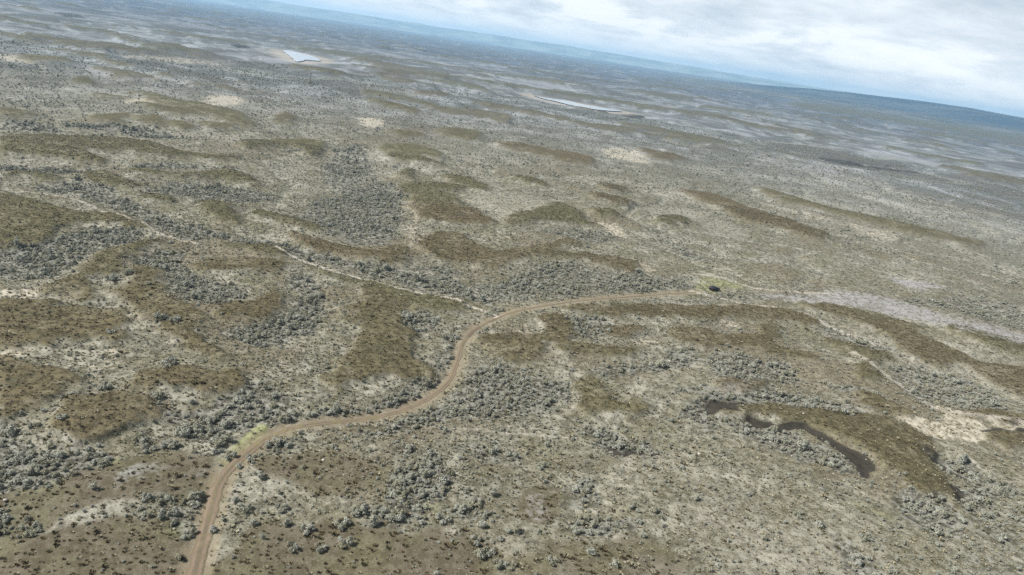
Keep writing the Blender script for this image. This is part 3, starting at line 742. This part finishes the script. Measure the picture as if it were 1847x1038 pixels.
def scatter_object(name, x, y, z, size, meshes, label, cat):
    """one object that carries very many small plants (geometry nodes instances of its own variants)"""
    me = bpy.data.meshes.new(name); n = len(x)
    me.vertices.add(n); me.vertices.foreach_set('co', np.column_stack([x, y, z]).astype(np.float32).ravel())
    me.attributes.new('size', 'FLOAT_VECTOR', 'POINT').data.foreach_set('vector', np.column_stack([size * rng.uniform(.75, 1.35, n), size * rng.uniform(.75, 1.3, n), size * rng.uniform(.65, 1.2, n)]).astype(np.float32).ravel())
    me.attributes.new('turn', 'FLOAT_VECTOR', 'POINT').data.foreach_set('vector', np.column_stack([rng.normal(0, .08, n), rng.normal(0, .08, n), rng.uniform(0, 6.283, n)]).astype(np.float32).ravel())
    me.attributes.new('variant', 'INT', 'POINT').data.foreach_set('value', rng.integers(0, len(meshes), n).astype(np.int32))
    o = bpy.data.objects.new(name, me); C.objects.link(o); tag(o, label, cat, None, 'stuff')
    g = bpy.data.node_groups.new(name, 'GeometryNodeTree')
    g.interface.new_socket('Geometry', in_out='INPUT', socket_type='NodeSocketGeometry'); g.interface.new_socket('Geometry', in_out='OUTPUT', socket_type='NodeSocketGeometry')
    gi = g.nodes.new('NodeGroupInput'); go = g.nodes.new('NodeGroupOutput')
    jn = g.nodes.new('GeometryNodeJoinGeometry')
    for q in reversed(meshes):
        po = bpy.data.objects.new(q.name + '_source', q)                # never linked to the scene: only a holder for the mesh
        inf = g.nodes.new('GeometryNodeObjectInfo'); inf.inputs['Object'].default_value = po; inf.inputs['As Instance'].default_value = False
        ti = g.nodes.new('GeometryNodeGeometryToInstance'); g.links.new(inf.outputs['Geometry'], ti.inputs[0]); g.links.new(ti.outputs[0], jn.inputs[0])
    iop = g.nodes.new('GeometryNodeInstanceOnPoints'); iop.inputs['Pick Instance'].default_value = True
    def nat(nm, ty):
        a = g.nodes.new('GeometryNodeInputNamedAttribute'); a.data_type = ty; a.inputs[0].default_value = nm
        return [s for s in a.outputs if s.enabled and s.name == 'Attribute'][0]
    mp = g.nodes.new('GeometryNodeMeshToPoints'); g.links.new(gi.outputs[0], mp.inputs[0])
    g.links.new(mp.outputs[0], iop.inputs['Points']); g.links.new(jn.outputs[0], iop.inputs['Instance'])
    g.links.new(nat('variant', 'INT'), iop.inputs['Instance Index'])
    e2r = g.nodes.new('FunctionNodeEulerToRotation'); g.links.new(nat('turn', 'FLOAT_VECTOR'), e2r.inputs[0])
    g.links.new(e2r.outputs[0], iop.inputs['Rotation']); g.links.new(nat('size', 'FLOAT_VECTOR'), iop.inputs['Scale'])
    g.links.new(iop.outputs[0], go.inputs[0])
    md = o.modifiers.new('plants', 'NODES'); md.node_group = g
    return o

def wedge_points(n, r0, r1, half=52.0):
    r = np.sqrt(rng.uniform(r0 * r0, r1 * r1, n)); t = np.radians(rng.uniform(-half, half, n))
    return r * np.sin(t), r * np.cos(t)

def area(r0, r1, half=52.0): return math.radians(2 * half) / 2 * (r1 * r1 - r0 * r0)

def gather_sage():
    xs, ys, ss = [], [], []
    for r0, r1, dens, grow in ((70, 200, 1.25, 1.0), (200, 420, 1.0, 1.0), (420, 700, 0.5, 1.55), (700, 1100, 0.30, 2.0)):
        x, y = wedge_points(int(area(r0, r1) * dens), r0, r1)
        F = all_fields(x, y)
        cl = fbm(x, y, 14, 3, 41) * 2.2; cl2 = fbm(x, y, 55, 2, 42) * 2.0
        e = fbm(x, y, 4, 2, 43)
        soften = 1 - 0.6 * sstep(np.hypot(x, y), 350, 600); cl = cl * soften + 0.12 * (1 - soften)
        sg = sstep(F['sage'] + 0.35 * e, 0.3, 0.75)
        he = sstep(F['heath'] + 0.35 * e, 0.3, 0.6)
        bg = np.clip(0.19 + 0.14 * (np.hypot(x, y) < 250) + 0.55 * np.clip(cl + .1, 0, 1) + 0.40 * np.clip(cl2, 0, 1), 0, 1)
        bg = bg * (1 - 0.92 * F['tufts']) * (1 - 0.8 * F['straw'])
        bg = np.maximum(bg, 0.75 * F['drain'] * np.clip(0.6 + cl, 0, 1))
        p = np.maximum(bg, sg * np.clip(0.60 + 1.5 * cl + 1.6 * np.clip(F['sage'] - 1, 0, 1), 0.06, 1.0))
        p *= (1 - 0.965 * he * (1 - .8 * (sg > .6)))
        p *= (1 - 0.97 * sstep(F['dark'], 0.3, 0.6)) * (1 - 0.9 * sstep(F['bare'], .25, .6)) * (1 - 0.92 * sstep(F['green'], 0.2, 0.5)) * (1 - 0.7 * F['path'])
        p *= sstep(F['trk'], 1.6, 2.1) * (F['lake'] < 0.1)
        k = rng.uniform(size=len(x)) < p
        sz = np.exp(rng.normal(-0.14, 0.44, len(x))) * (0.52 + 0.48 * sg) * grow
        xs.append(x[k]); ys.append(y[k]); ss.append(sz[k])
    return np.concatenate(xs), np.concatenate(ys), np.concatenate(ss)

# single bushes and small clumps, each noted where it grows: (x, y, width in px)
LONE = [(342,780,44),(308,804,28),(256,797,28),(268,813,26),(397,798,34),(392,815,22),(382,775,24),(415,824,24),(495,801,30),(454,826,22),(518,803,20),(261,899,22),(294,901,24),
        (262,934,22),(296,930,26),(440,919,28),(506,919,26),(552,959,28),(526,991,26),(576,991,26),(621,982,30),(614,948,28),(645,925,30),(469,862,16),(323,1009,16),(385,956,18),
        (457,947,16),(516,947,20),(766,853,26),(716,867,30),(719,894,34),(650,922,28),(617,947,30),(683,925,32),(714,933,36),(761,919,24),(760,939,26),(797,939,30),(830,919,26),
        (858,908,30),(839,886,22),(889,894,20),(872,930,22),(869,950,20),(859,977,28),(880,997,26),(897,1019,26),(919,1022,26),(864,1005,22),(916,961,18),(902,975,16),
        (997,1016,26),(922,825,26),(888,814,26),(861,819,24),(1052,939,28),(1055,889,26),(975,844,22),(780,833,24),(739,811,22),(798,778,22),(289,581,24),(315,586,22),
        (306,658,26),(200,505,22),(231,496,18),(188,701,24),(133,714,20),(283,716,24),(199,607,16),(1158,968,16),(1065,1000,20),(1108,1020,18),(1640,905,22),(1560,970,22),
        (1440,930,18),(1255,900,16),(430,842,14),(60,770,18),(112,762,18)]
lx = to_ground([(a, b) for a, b, _ in LONE])
gx, gy, gs = gather_sage()
lz = height(lx[:, 0], lx[:, 1])
ldist = np.sqrt(lx[:, 0] ** 2 + lx[:, 1] ** 2 + CAM_H ** 2)
lw = np.array([c for _, _, c in LONE]) / FPX * ldist
# a noted clump is one to four bushes growing into each other
ex, ey, es, elone = [], [], [], []
for (x, y), w in zip(lx, lw):
    if w < 2.2: ex.append(x); ey.append(y); es.append(w); elone.append(1)
    else:
        kk = 4 if w > 3.2 else 3
        for q in range(kk):
            a = q * 6.283 / kk + rng.uniform(0, 1); rr_ = 0.27 * w
            ex.append(x + rr_ * math.cos(a)); ey.append(y + rr_ * math.sin(a)); es.append(w * rng.uniform(0.5, 0.64)); elone.append(1)
sx = np.concatenate([gx, ex]); sy = np.concatenate([gy, ey]); ss = np.concatenate([gs, es])
sl = np.concatenate([np.zeros(len(gx)), np.array(elone)])
sz = height(sx, sy) - 0.04
su, sv = to_px(sx, sy, sz)
sdist = np.sqrt(sx ** 2 + sy ** 2 + (CAM_H - sz) ** 2)
vis = (su > -5) & (su < 1852) & (sv > 0) & (sv < 1043)
score = np.where(vis, ss / sdist, 0) * (1 + 0.25 * sl)
order = np.argsort(-score)[:300]
rest = np.ones(len(sx), bool); rest[order] = False
print('sagebrush', len(sx))
scatter_object('sagebrush_cover', sx[rest], sy[rest], sz[rest], ss[rest] * 1.05, SAGE_ME, 'grey-green sagebrush scrub covering the open steppe beyond the nearest bushes', 'sagebrush')

SAGE_ZONES = [((0, 880, 60, 1000), 'in the small patch low at the left edge'), ((0, 740, 200, 900), 'in the dense dark clump at the left edge'),
              ((200, 640, 560, 790), 'in the thicket on the slope left of the track bend'), ((200, 780, 375, 880), 'in the loose row left of the green verge'),
              ((375, 760, 540, 880), 'around the green verge where the track bends'), ((240, 870, 372, 1038), 'in the clump hugging the left side of the track'),
              ((372, 860, 480, 1038), 'just right of the track in the foreground'), ((480, 880, 600, 1038), 'alone among the dark tufts right of the track'),
              ((600, 890, 700, 1038), 'in the line climbing toward the central cluster'), ((690, 820, 820, 960), 'in the big cluster at bottom centre'),
              ((780, 860, 960, 960), 'in the loose group right of the bottom centre cluster'), ((820, 950, 1000, 1038), 'in the short trail of bushes running off the bottom edge'),
              ((560, 700, 1040, 860), 'in the grey belt below the curving track'), ((1000, 740, 1240, 840), 'along the dark gully left of the brown hollow'),
              ((1000, 840, 1160, 930), 'in the upright patch right of the bottom centre'), ((1000, 925, 1200, 1038), 'in the patch at the bottom, right of centre'),
              ((1240, 690, 1560, 760), 'on the upper rim of the brown hollow'), ((1320, 755, 1600, 870), 'in the thick silvery row beside the dark mud'),
              ((1600, 800, 1847, 960), 'on the right rim of the brown hollow'), ((1160, 840, 1440, 1038), 'on the speckled slope below the silvery row'),
              ((1440, 860, 1620, 1038), 'in the band running to the bottom right'), ((1600, 940, 1847, 1038), 'in the bottom right corner'), ((0, 0, 1847, 1038), 'farther up the slope')]
EXTREMES = [('largest', lambda u, v, s: s), ('nearest', lambda u, v, s: v), ('farthest', lambda u, v, s: -v), ('leftmost', lambda u, v, s: -u), ('rightmost', lambda u, v, s: u)]
def place_individuals(idx, xs, ys, zs, sizes, us, vs, meshes, name, kindwords, cat, zones):
    protos = {}
    bins = {}
    for i in idx:
        for k, ((a, b, c, d), txt) in enumerate(zones):
            if a <= us[i] <= c and b <= vs[i] <= d: bins.setdefault(k, []).append(i); break
        else: bins.setdefault(len(zones) - 1, []).append(i)
    for k, mem in sorted(bins.items()):
        txt = zones[k][1]; lab = {}; left = list(mem)
        if len(mem) == 1: lab[mem[0]] = 'only %s %s' % (kindwords, txt)
        else:
            for word, fn in EXTREMES:
                if not left or len(mem) < 3 and word in ('leftmost', 'farthest'): break
                b = max(left, key=lambda i: fn(us[i], vs[i], sizes[i]))
                # the word must be true of the whole zone
                if b == max(mem, key=lambda i: fn(us[i], vs[i], sizes[i])):
                    lab[b] = '%s %s %s' % (word, kindwords, txt); left.remove(b)
        for i in mem:
            vn = int(rng.integers(0, len(meshes)))
            if vn not in protos:
                o = bpy.data.objects.new(name, meshes[vn]); protos[vn] = o
            else: o = protos[vn].copy()
            C.objects.link(o)
            o.location = (xs[i], ys[i], zs[i]); o.rotation_euler = (rng.normal(0, .06), rng.normal(0, .06), rng.uniform(0, 6.283))
            s = sizes[i]; o.scale = (s * rng.uniform(.8, 1.25), s * rng.uniform(.8, 1.25), s * rng.uniform(.7, 1.15))
            tag(o, lab.get(i, 'mid-sized %s %s' % (kindwords, txt)), cat, '%s %s' % (name.replace('_', ' ') + 's' if name != 'sagebrush' else 'sagebrush', txt))
place_individuals(order, sx, sy, sz, ss * 1.05, su, sv, SAGE_ME, 'sagebrush', 'grey-green sagebrush', 'sagebrush', SAGE_ZONES)

# dark dwarf shrubs on the near bare slopes
x, y = wedge_points(int(area(70, 300) * 0.75), 70, 300); F = all_fields(x, y)
p = 0.7 * sstep(F['tufts'] + 0.6 * fbm(x, y, 9, 2, 51), 0.25, 0.8) + 0.035
p *= (1 - sstep(F['dark'], .3, .6)) * sstep(F['trk'], 2.0, 2.8) * (1 - 0.9 * F['bare']) * (1 - F['green'])
k = rng.uniform(size=len(x)) < p; x, y = x[k], y[k]
s = np.exp(rng.normal(-0.58, 0.38, len(x))); z = height(x, y) - 0.03
u, v = to_px(x, y, z); dd = np.sqrt(x * x + y * y + CAM_H ** 2)
vis = (u > -5) & (u < 1852) & (v > 0) & (v < 1043)
o2 = np.argsort(-np.where(vis, s / dd, 0))[:300]; rest = np.ones(len(x), bool); rest[o2] = False
scatter_object('dwarf_shrub_cover', x[rest], y[rest], z[rest], s[rest], DARK_ME, 'small dark tufts dotting the bare brown slopes', 'dwarf shrubs')
DARK_ZONES = [((0, 800, 360, 930), 'on the pinkish slope left of the track'), ((0, 925, 345, 1038), 'on the brown slope in the bottom left corner'), ((345, 780, 700, 900), 'on the brown rise right of the track bend'),
              ((345, 890, 640, 1038), 'on the slope right of the track at the bottom'), ((640, 930, 940, 1038), 'on the stony ground at bottom centre'), ((880, 840, 1040, 950), 'on the round brown patch right of bottom centre'),
              ((940, 940, 1280, 1038), 'on the brown ground at the bottom, right of centre'), ((1280, 860, 1847, 1038), 'on the speckled slope at the bottom right'), ((0, 0, 1847, 1038), 'higher up the steppe')]
place_individuals(o2, x, y, z, s, u, v, DARK_ME, 'dwarf_shrub', 'dark brown dwarf shrub', 'dwarf shrub', DARK_ZONES)

# heath growth on the brown patches
x, y = wedge_points(int(area(70, 460) * 1.3), 70, 460); F = all_fields(x, y)
p = (0.10 + 0.75 * sstep(F['heath'] + 0.5 * fbm(x, y, 5, 2, 61), 0.35, 0.7)) * (1 - sstep(F['dark'], .3, .6)) * sstep(F['trk'], 1.1, 1.9)
k = rng.uniform(size=len(x)) < p; x, y = x[k], y[k]
print('heath', len(x))
scatter_object('heath_cover', x, y, height(x, y) - .03, np.exp(rng.normal(-0.62, 0.35, len(x))), HEATH_ME, 'short brown and olive heath growing in patches on the low rises', 'heath')

# bleached grass
x, y = wedge_points(int(area(70, 330) * 1.5), 70, 330); F = all_fields(x, y)
p = (0.5 + 1.2 * fbm(x, y, 11, 3, 71)) * (1 - 0.85 * F['heath']) * (1 - 0.7 * F['tufts']) * (1 - sstep(F['dark'], .3, .6)) * sstep(F['trk'], 0.9, 2.0) * (1 - .8 * F['bare'])
k = rng.uniform(size=len(x)) < p; x, y = x[k], y[k]
print('grass', len(x))
scatter_object('dry_grass', x, y, height(x, y) - .03, np.exp(rng.normal(-0.55, 0.35, len(x))), GRASS_ME, 'bleached dry bunchgrass between the sagebrush', 'grass')

# pale stones
x, y = wedge_points(int(area(70, 190) * 0.6), 70, 190); F = all_fields(x, y)
p = 0.18 * sstep(fbm(x, y, 25, 2, 81), -0.05, 0.25) * (0.35 + F['tufts']) * (1 - F['heath']) * sstep(F['trk'], 0.6, 1.5)
k = rng.uniform(size=len(x)) < p; x, y = x[k], y[k]
scatter_object('stones', x, y, height(x, y), np.exp(rng.normal(-1.25, 0.35, len(x))), STONE_ME, 'pale stones strewn over the near brown slopes', 'stones')

# ------------------------------------------------------------------ parked vehicle
def build_car():
    (cx, cy), = to_ground([(1288, 524)])
    cz = float(height(np.array([cx]), np.array([cy]))[0]) + 0.02
    root = bpy.data.objects.new('parked_car', None); C.objects.link(root)
    root.location = (cx, cy, cz); root.rotation_euler = (0, 0, math.radians(36))
    tag(root, 'black sport utility vehicle parked on the yellow-green clearing at the end of the track', 'car')
    paint, _, pb = mat('black_paint', (0.006, 0.006, 0.008), 0.4, 0.25)
    glass, _, _ = mat('tinted_glass', (0.02, 0.025, 0.03), 0.05, 0.6)
    rub, _, _ = mat('tyre_rubber', (0.018, 0.018, 0.018), 0.9, 0.1); rimm, _, _ = mat('rim_metal', (0.45, 0.45, 0.46), 0.35, 0.5, 0.9)
    lampm, _, _ = mat('lamp_glass', (0.7, 0.7, 0.7), 0.1, 0.5); redm, _, _ = mat('tail_lamp_glass', (0.25, 0.01, 0.01), 0.2, 0.5); plas, _, _ = mat('black_plastic', (0.02, 0.02, 0.02), 0.7, 0.2)
    def part(name, bm, m, parent=root):
        bmesh.ops.recalc_face_normals(bm, faces=bm.faces[:])
        me = bpy.data.meshes.new(name); bm.to_mesh(me); bm.free(); me.materials.append(m)
        o = bpy.data.objects.new(name, me); C.objects.link(o); o.parent = parent; return o
    def loft(prof, width_fn, bev=0.05):
        """side profile (x, z) given width at each point"""
        bm = bmesh.new()
        L = [bm.verts.new((x, -width_fn(x, z), z)) for x, z in prof]; R = [bm.verts.new((x, width_fn(x, z), z)) for x, z in prof]
        bm.faces.new(L); bm.faces.new(R[::-1]); n = len(prof)
        for i in range(n): bm.faces.new((L[i], R[i], R[(i + 1) % n], L[(i + 1) % n]))
        bmesh.ops.recalc_face_normals(bm, faces=bm.faces[:])
        bmesh.ops.bevel(bm, geom=bm.edges[:], offset=bev, segments=2, affect='EDGES', clamp_overlap=True)
        return bm
    # lower body with wheel arches, front at +x
    prof = [(2.35, 0.45), (2.38, 0.75), (2.25, 0.98), (1.05, 1.10), (-2.3, 1.12), (-2.36, 0.75), (-2.32, 0.42), (-1.95, 0.38)]
    for k in range(7):
        a = math.pi * k / 6; prof.append((-1.40 - 0.46 * math.cos(a), 0.38 + 0.43 * math.sin(a)))
    prof.append((0.95, 0.36))
    for k in range(7):
        a = math.pi * k / 6; prof.append((1.45 - 0.46 * math.cos(a), 0.38 + 0.43 * math.sin(a)))
    part('body', loft(prof, lambda x, z: 0.93 if z < 1.05 else 0.88, 0.03), paint)
    part('cabin', loft([(1.15, 1.06), (0.45, 1.70), (-2.0, 1.74), (-2.28, 1.06)], lambda x, z: 0.86 if z < 1.2 else 0.70, 0.05), paint)
    def quad(name, pts, th=(0, 0, 0), m=glass):
        bm = bmesh.new(); v = [bm.verts.new(p) for p in pts]; f = bm.faces.new(v); f.normal_update()
        r = bmesh.ops.extrude_face_region(bm, geom=[f]); vv = [q for q in r['geom'] if isinstance(q, bmesh.types.BMVert)]
        for q in vv: q.co += Vector(th)
        return part(name, bm, m)
    quad('windscreen', [(1.06, -0.74, 1.17), (1.06, 0.74, 1.17), (0.52, 0.62, 1.65), (0.52, -0.62, 1.65)], (0.03, 0, 0.03))
    quad('rear_window', [(-2.24, -0.7, 1.2), (-2.24, 0.7, 1.2), (-2.06, 0.6, 1.66), (-2.06, -0.6, 1.66)], (-0.03, 0, 0.01))
    for s in (-1, 1):
        quad('side_window', [(0.88, s * .845, 1.17), (-0.5, s * .845, 1.17), (-0.5, s * .715, 1.63), (0.45, s * .715, 1.63)], (0, s * 0.03, 0.01))
        quad('side_window', [(-0.58, s * .845, 1.17), (-2.05, s * .845, 1.17), (-1.92, s * .715, 1.65), (-0.58, s * .715, 1.63)], (0, s * 0.03, 0.01))
        bm = bmesh.new(); bmesh.ops.create_cube(bm, size=1); bmesh.ops.scale(bm, verts=bm.verts, vec=(0.08, 0.36, 0.16)); bmesh.ops.translate(bm, verts=bm.verts, vec=(2.33, s * 0.66, 0.82)); part('headlight', bm, lampm)
        bm = bmesh.new(); bmesh.ops.create_cube(bm, size=1); bmesh.ops.scale(bm, verts=bm.verts, vec=(0.08, 0.16, 0.34)); bmesh.ops.translate(bm, verts=bm.verts, vec=(-2.33, s * 0.80, 0.92)); part('tail_light', bm, redm)
        bm = bmesh.new(); bmesh.ops.create_cube(bm, size=1); bmesh.ops.scale(bm, verts=bm.verts, vec=(0.12, 0.2, 0.15)); bmesh.ops.translate(bm, verts=bm.verts, vec=(0.85, s * 1.0, 1.18)); part('wing_mirror', bm, paint)
        bm = bmesh.new(); bmesh.ops.create_cube(bm, size=1); bmesh.ops.scale(bm, verts=bm.verts, vec=(1.9, 0.04, 0.05)); bmesh.ops.translate(bm, verts=bm.verts, vec=(-0.8, s * 0.6, 1.79)); part('roof_rail', bm, plas)
        for wx in (-1.40, 1.45):
            w = bpy.data.objects.new('wheel', None); C.objects.link(w); w.parent = root; w.location = (wx, s * 0.82, 0.37)
            bm = bmesh.new(); bmesh.ops.create_cone(bm, cap_ends=True, segments=24, radius1=0.37, radius2=0.37, depth=0.25, matrix=Matrix.Rotation(math.pi / 2, 4, 'X'))
            bmesh.ops.bevel(bm, geom=[e for e in bm.edges if len(e.link_faces) == 2 and e.calc_face_angle(0) > 1], offset=0.04, segments=2, affect='EDGES'); part('tyre', bm, rub, w)
            bm = bmesh.new(); bmesh.ops.create_cone(bm, cap_ends=True, segments=10, radius1=0.23, radius2=0.2, depth=0.27, matrix=Matrix.Rotation(math.pi / 2, 4, 'X')); part('rim', bm, rimm, w)
    for xx, nm in ((2.38, 'front_bumper'), (-2.38, 'rear_bumper')):
        bm = bmesh.new(); bmesh.ops.create_cube(bm, size=1); bmesh.ops.scale(bm, verts=bm.verts, vec=(0.14, 1.8, 0.22)); bmesh.ops.translate(bm, verts=bm.verts, vec=(xx, 0, 0.52)); part(nm, bm, plas)
    bm = bmesh.new(); bmesh.ops.create_cube(bm, size=1); bmesh.ops.scale(bm, verts=bm.verts, vec=(0.05, 0.9, 0.2)); bmesh.ops.translate(bm, verts=bm.verts, vec=(2.37, 0, 0.82)); part('grille', bm, plas)
build_car()

# ------------------------------------------------------------------ air
def build_haze():
    bm = bmesh.new(); bmesh.ops.create_cube(bm, size=1)
    bmesh.ops.scale(bm, verts=bm.verts, vec=(29500, 29500, 260)); bmesh.ops.translate(bm, verts=bm.verts, vec=(0, 0, 75))
    me = bpy.data.meshes.new('haze'); bm.to_mesh(me); bm.free()
    m = bpy.data.materials.new('haze_air'); m.use_nodes = True; t = m.node_tree; t.nodes.clear()
    out = t.nodes.new('ShaderNodeOutputMaterial'); pv = t.nodes.new('ShaderNodeVolumePrincipled')
    pv.inputs['Color'].default_value = (0.44, 0.72, 1.0, 1); pv.inputs['Density'].default_value = 1.05e-4; pv.inputs['Anisotropy'].default_value = 0.2
    t.links.new(pv.outputs[0], out.inputs['Volume'])
    me.materials.append(m)
    o = bpy.data.objects.new('haze', me); C.objects.link(o); tag(o, 'pale blue haze softening the far plain', 'haze', None, 'stuff')
build_haze()
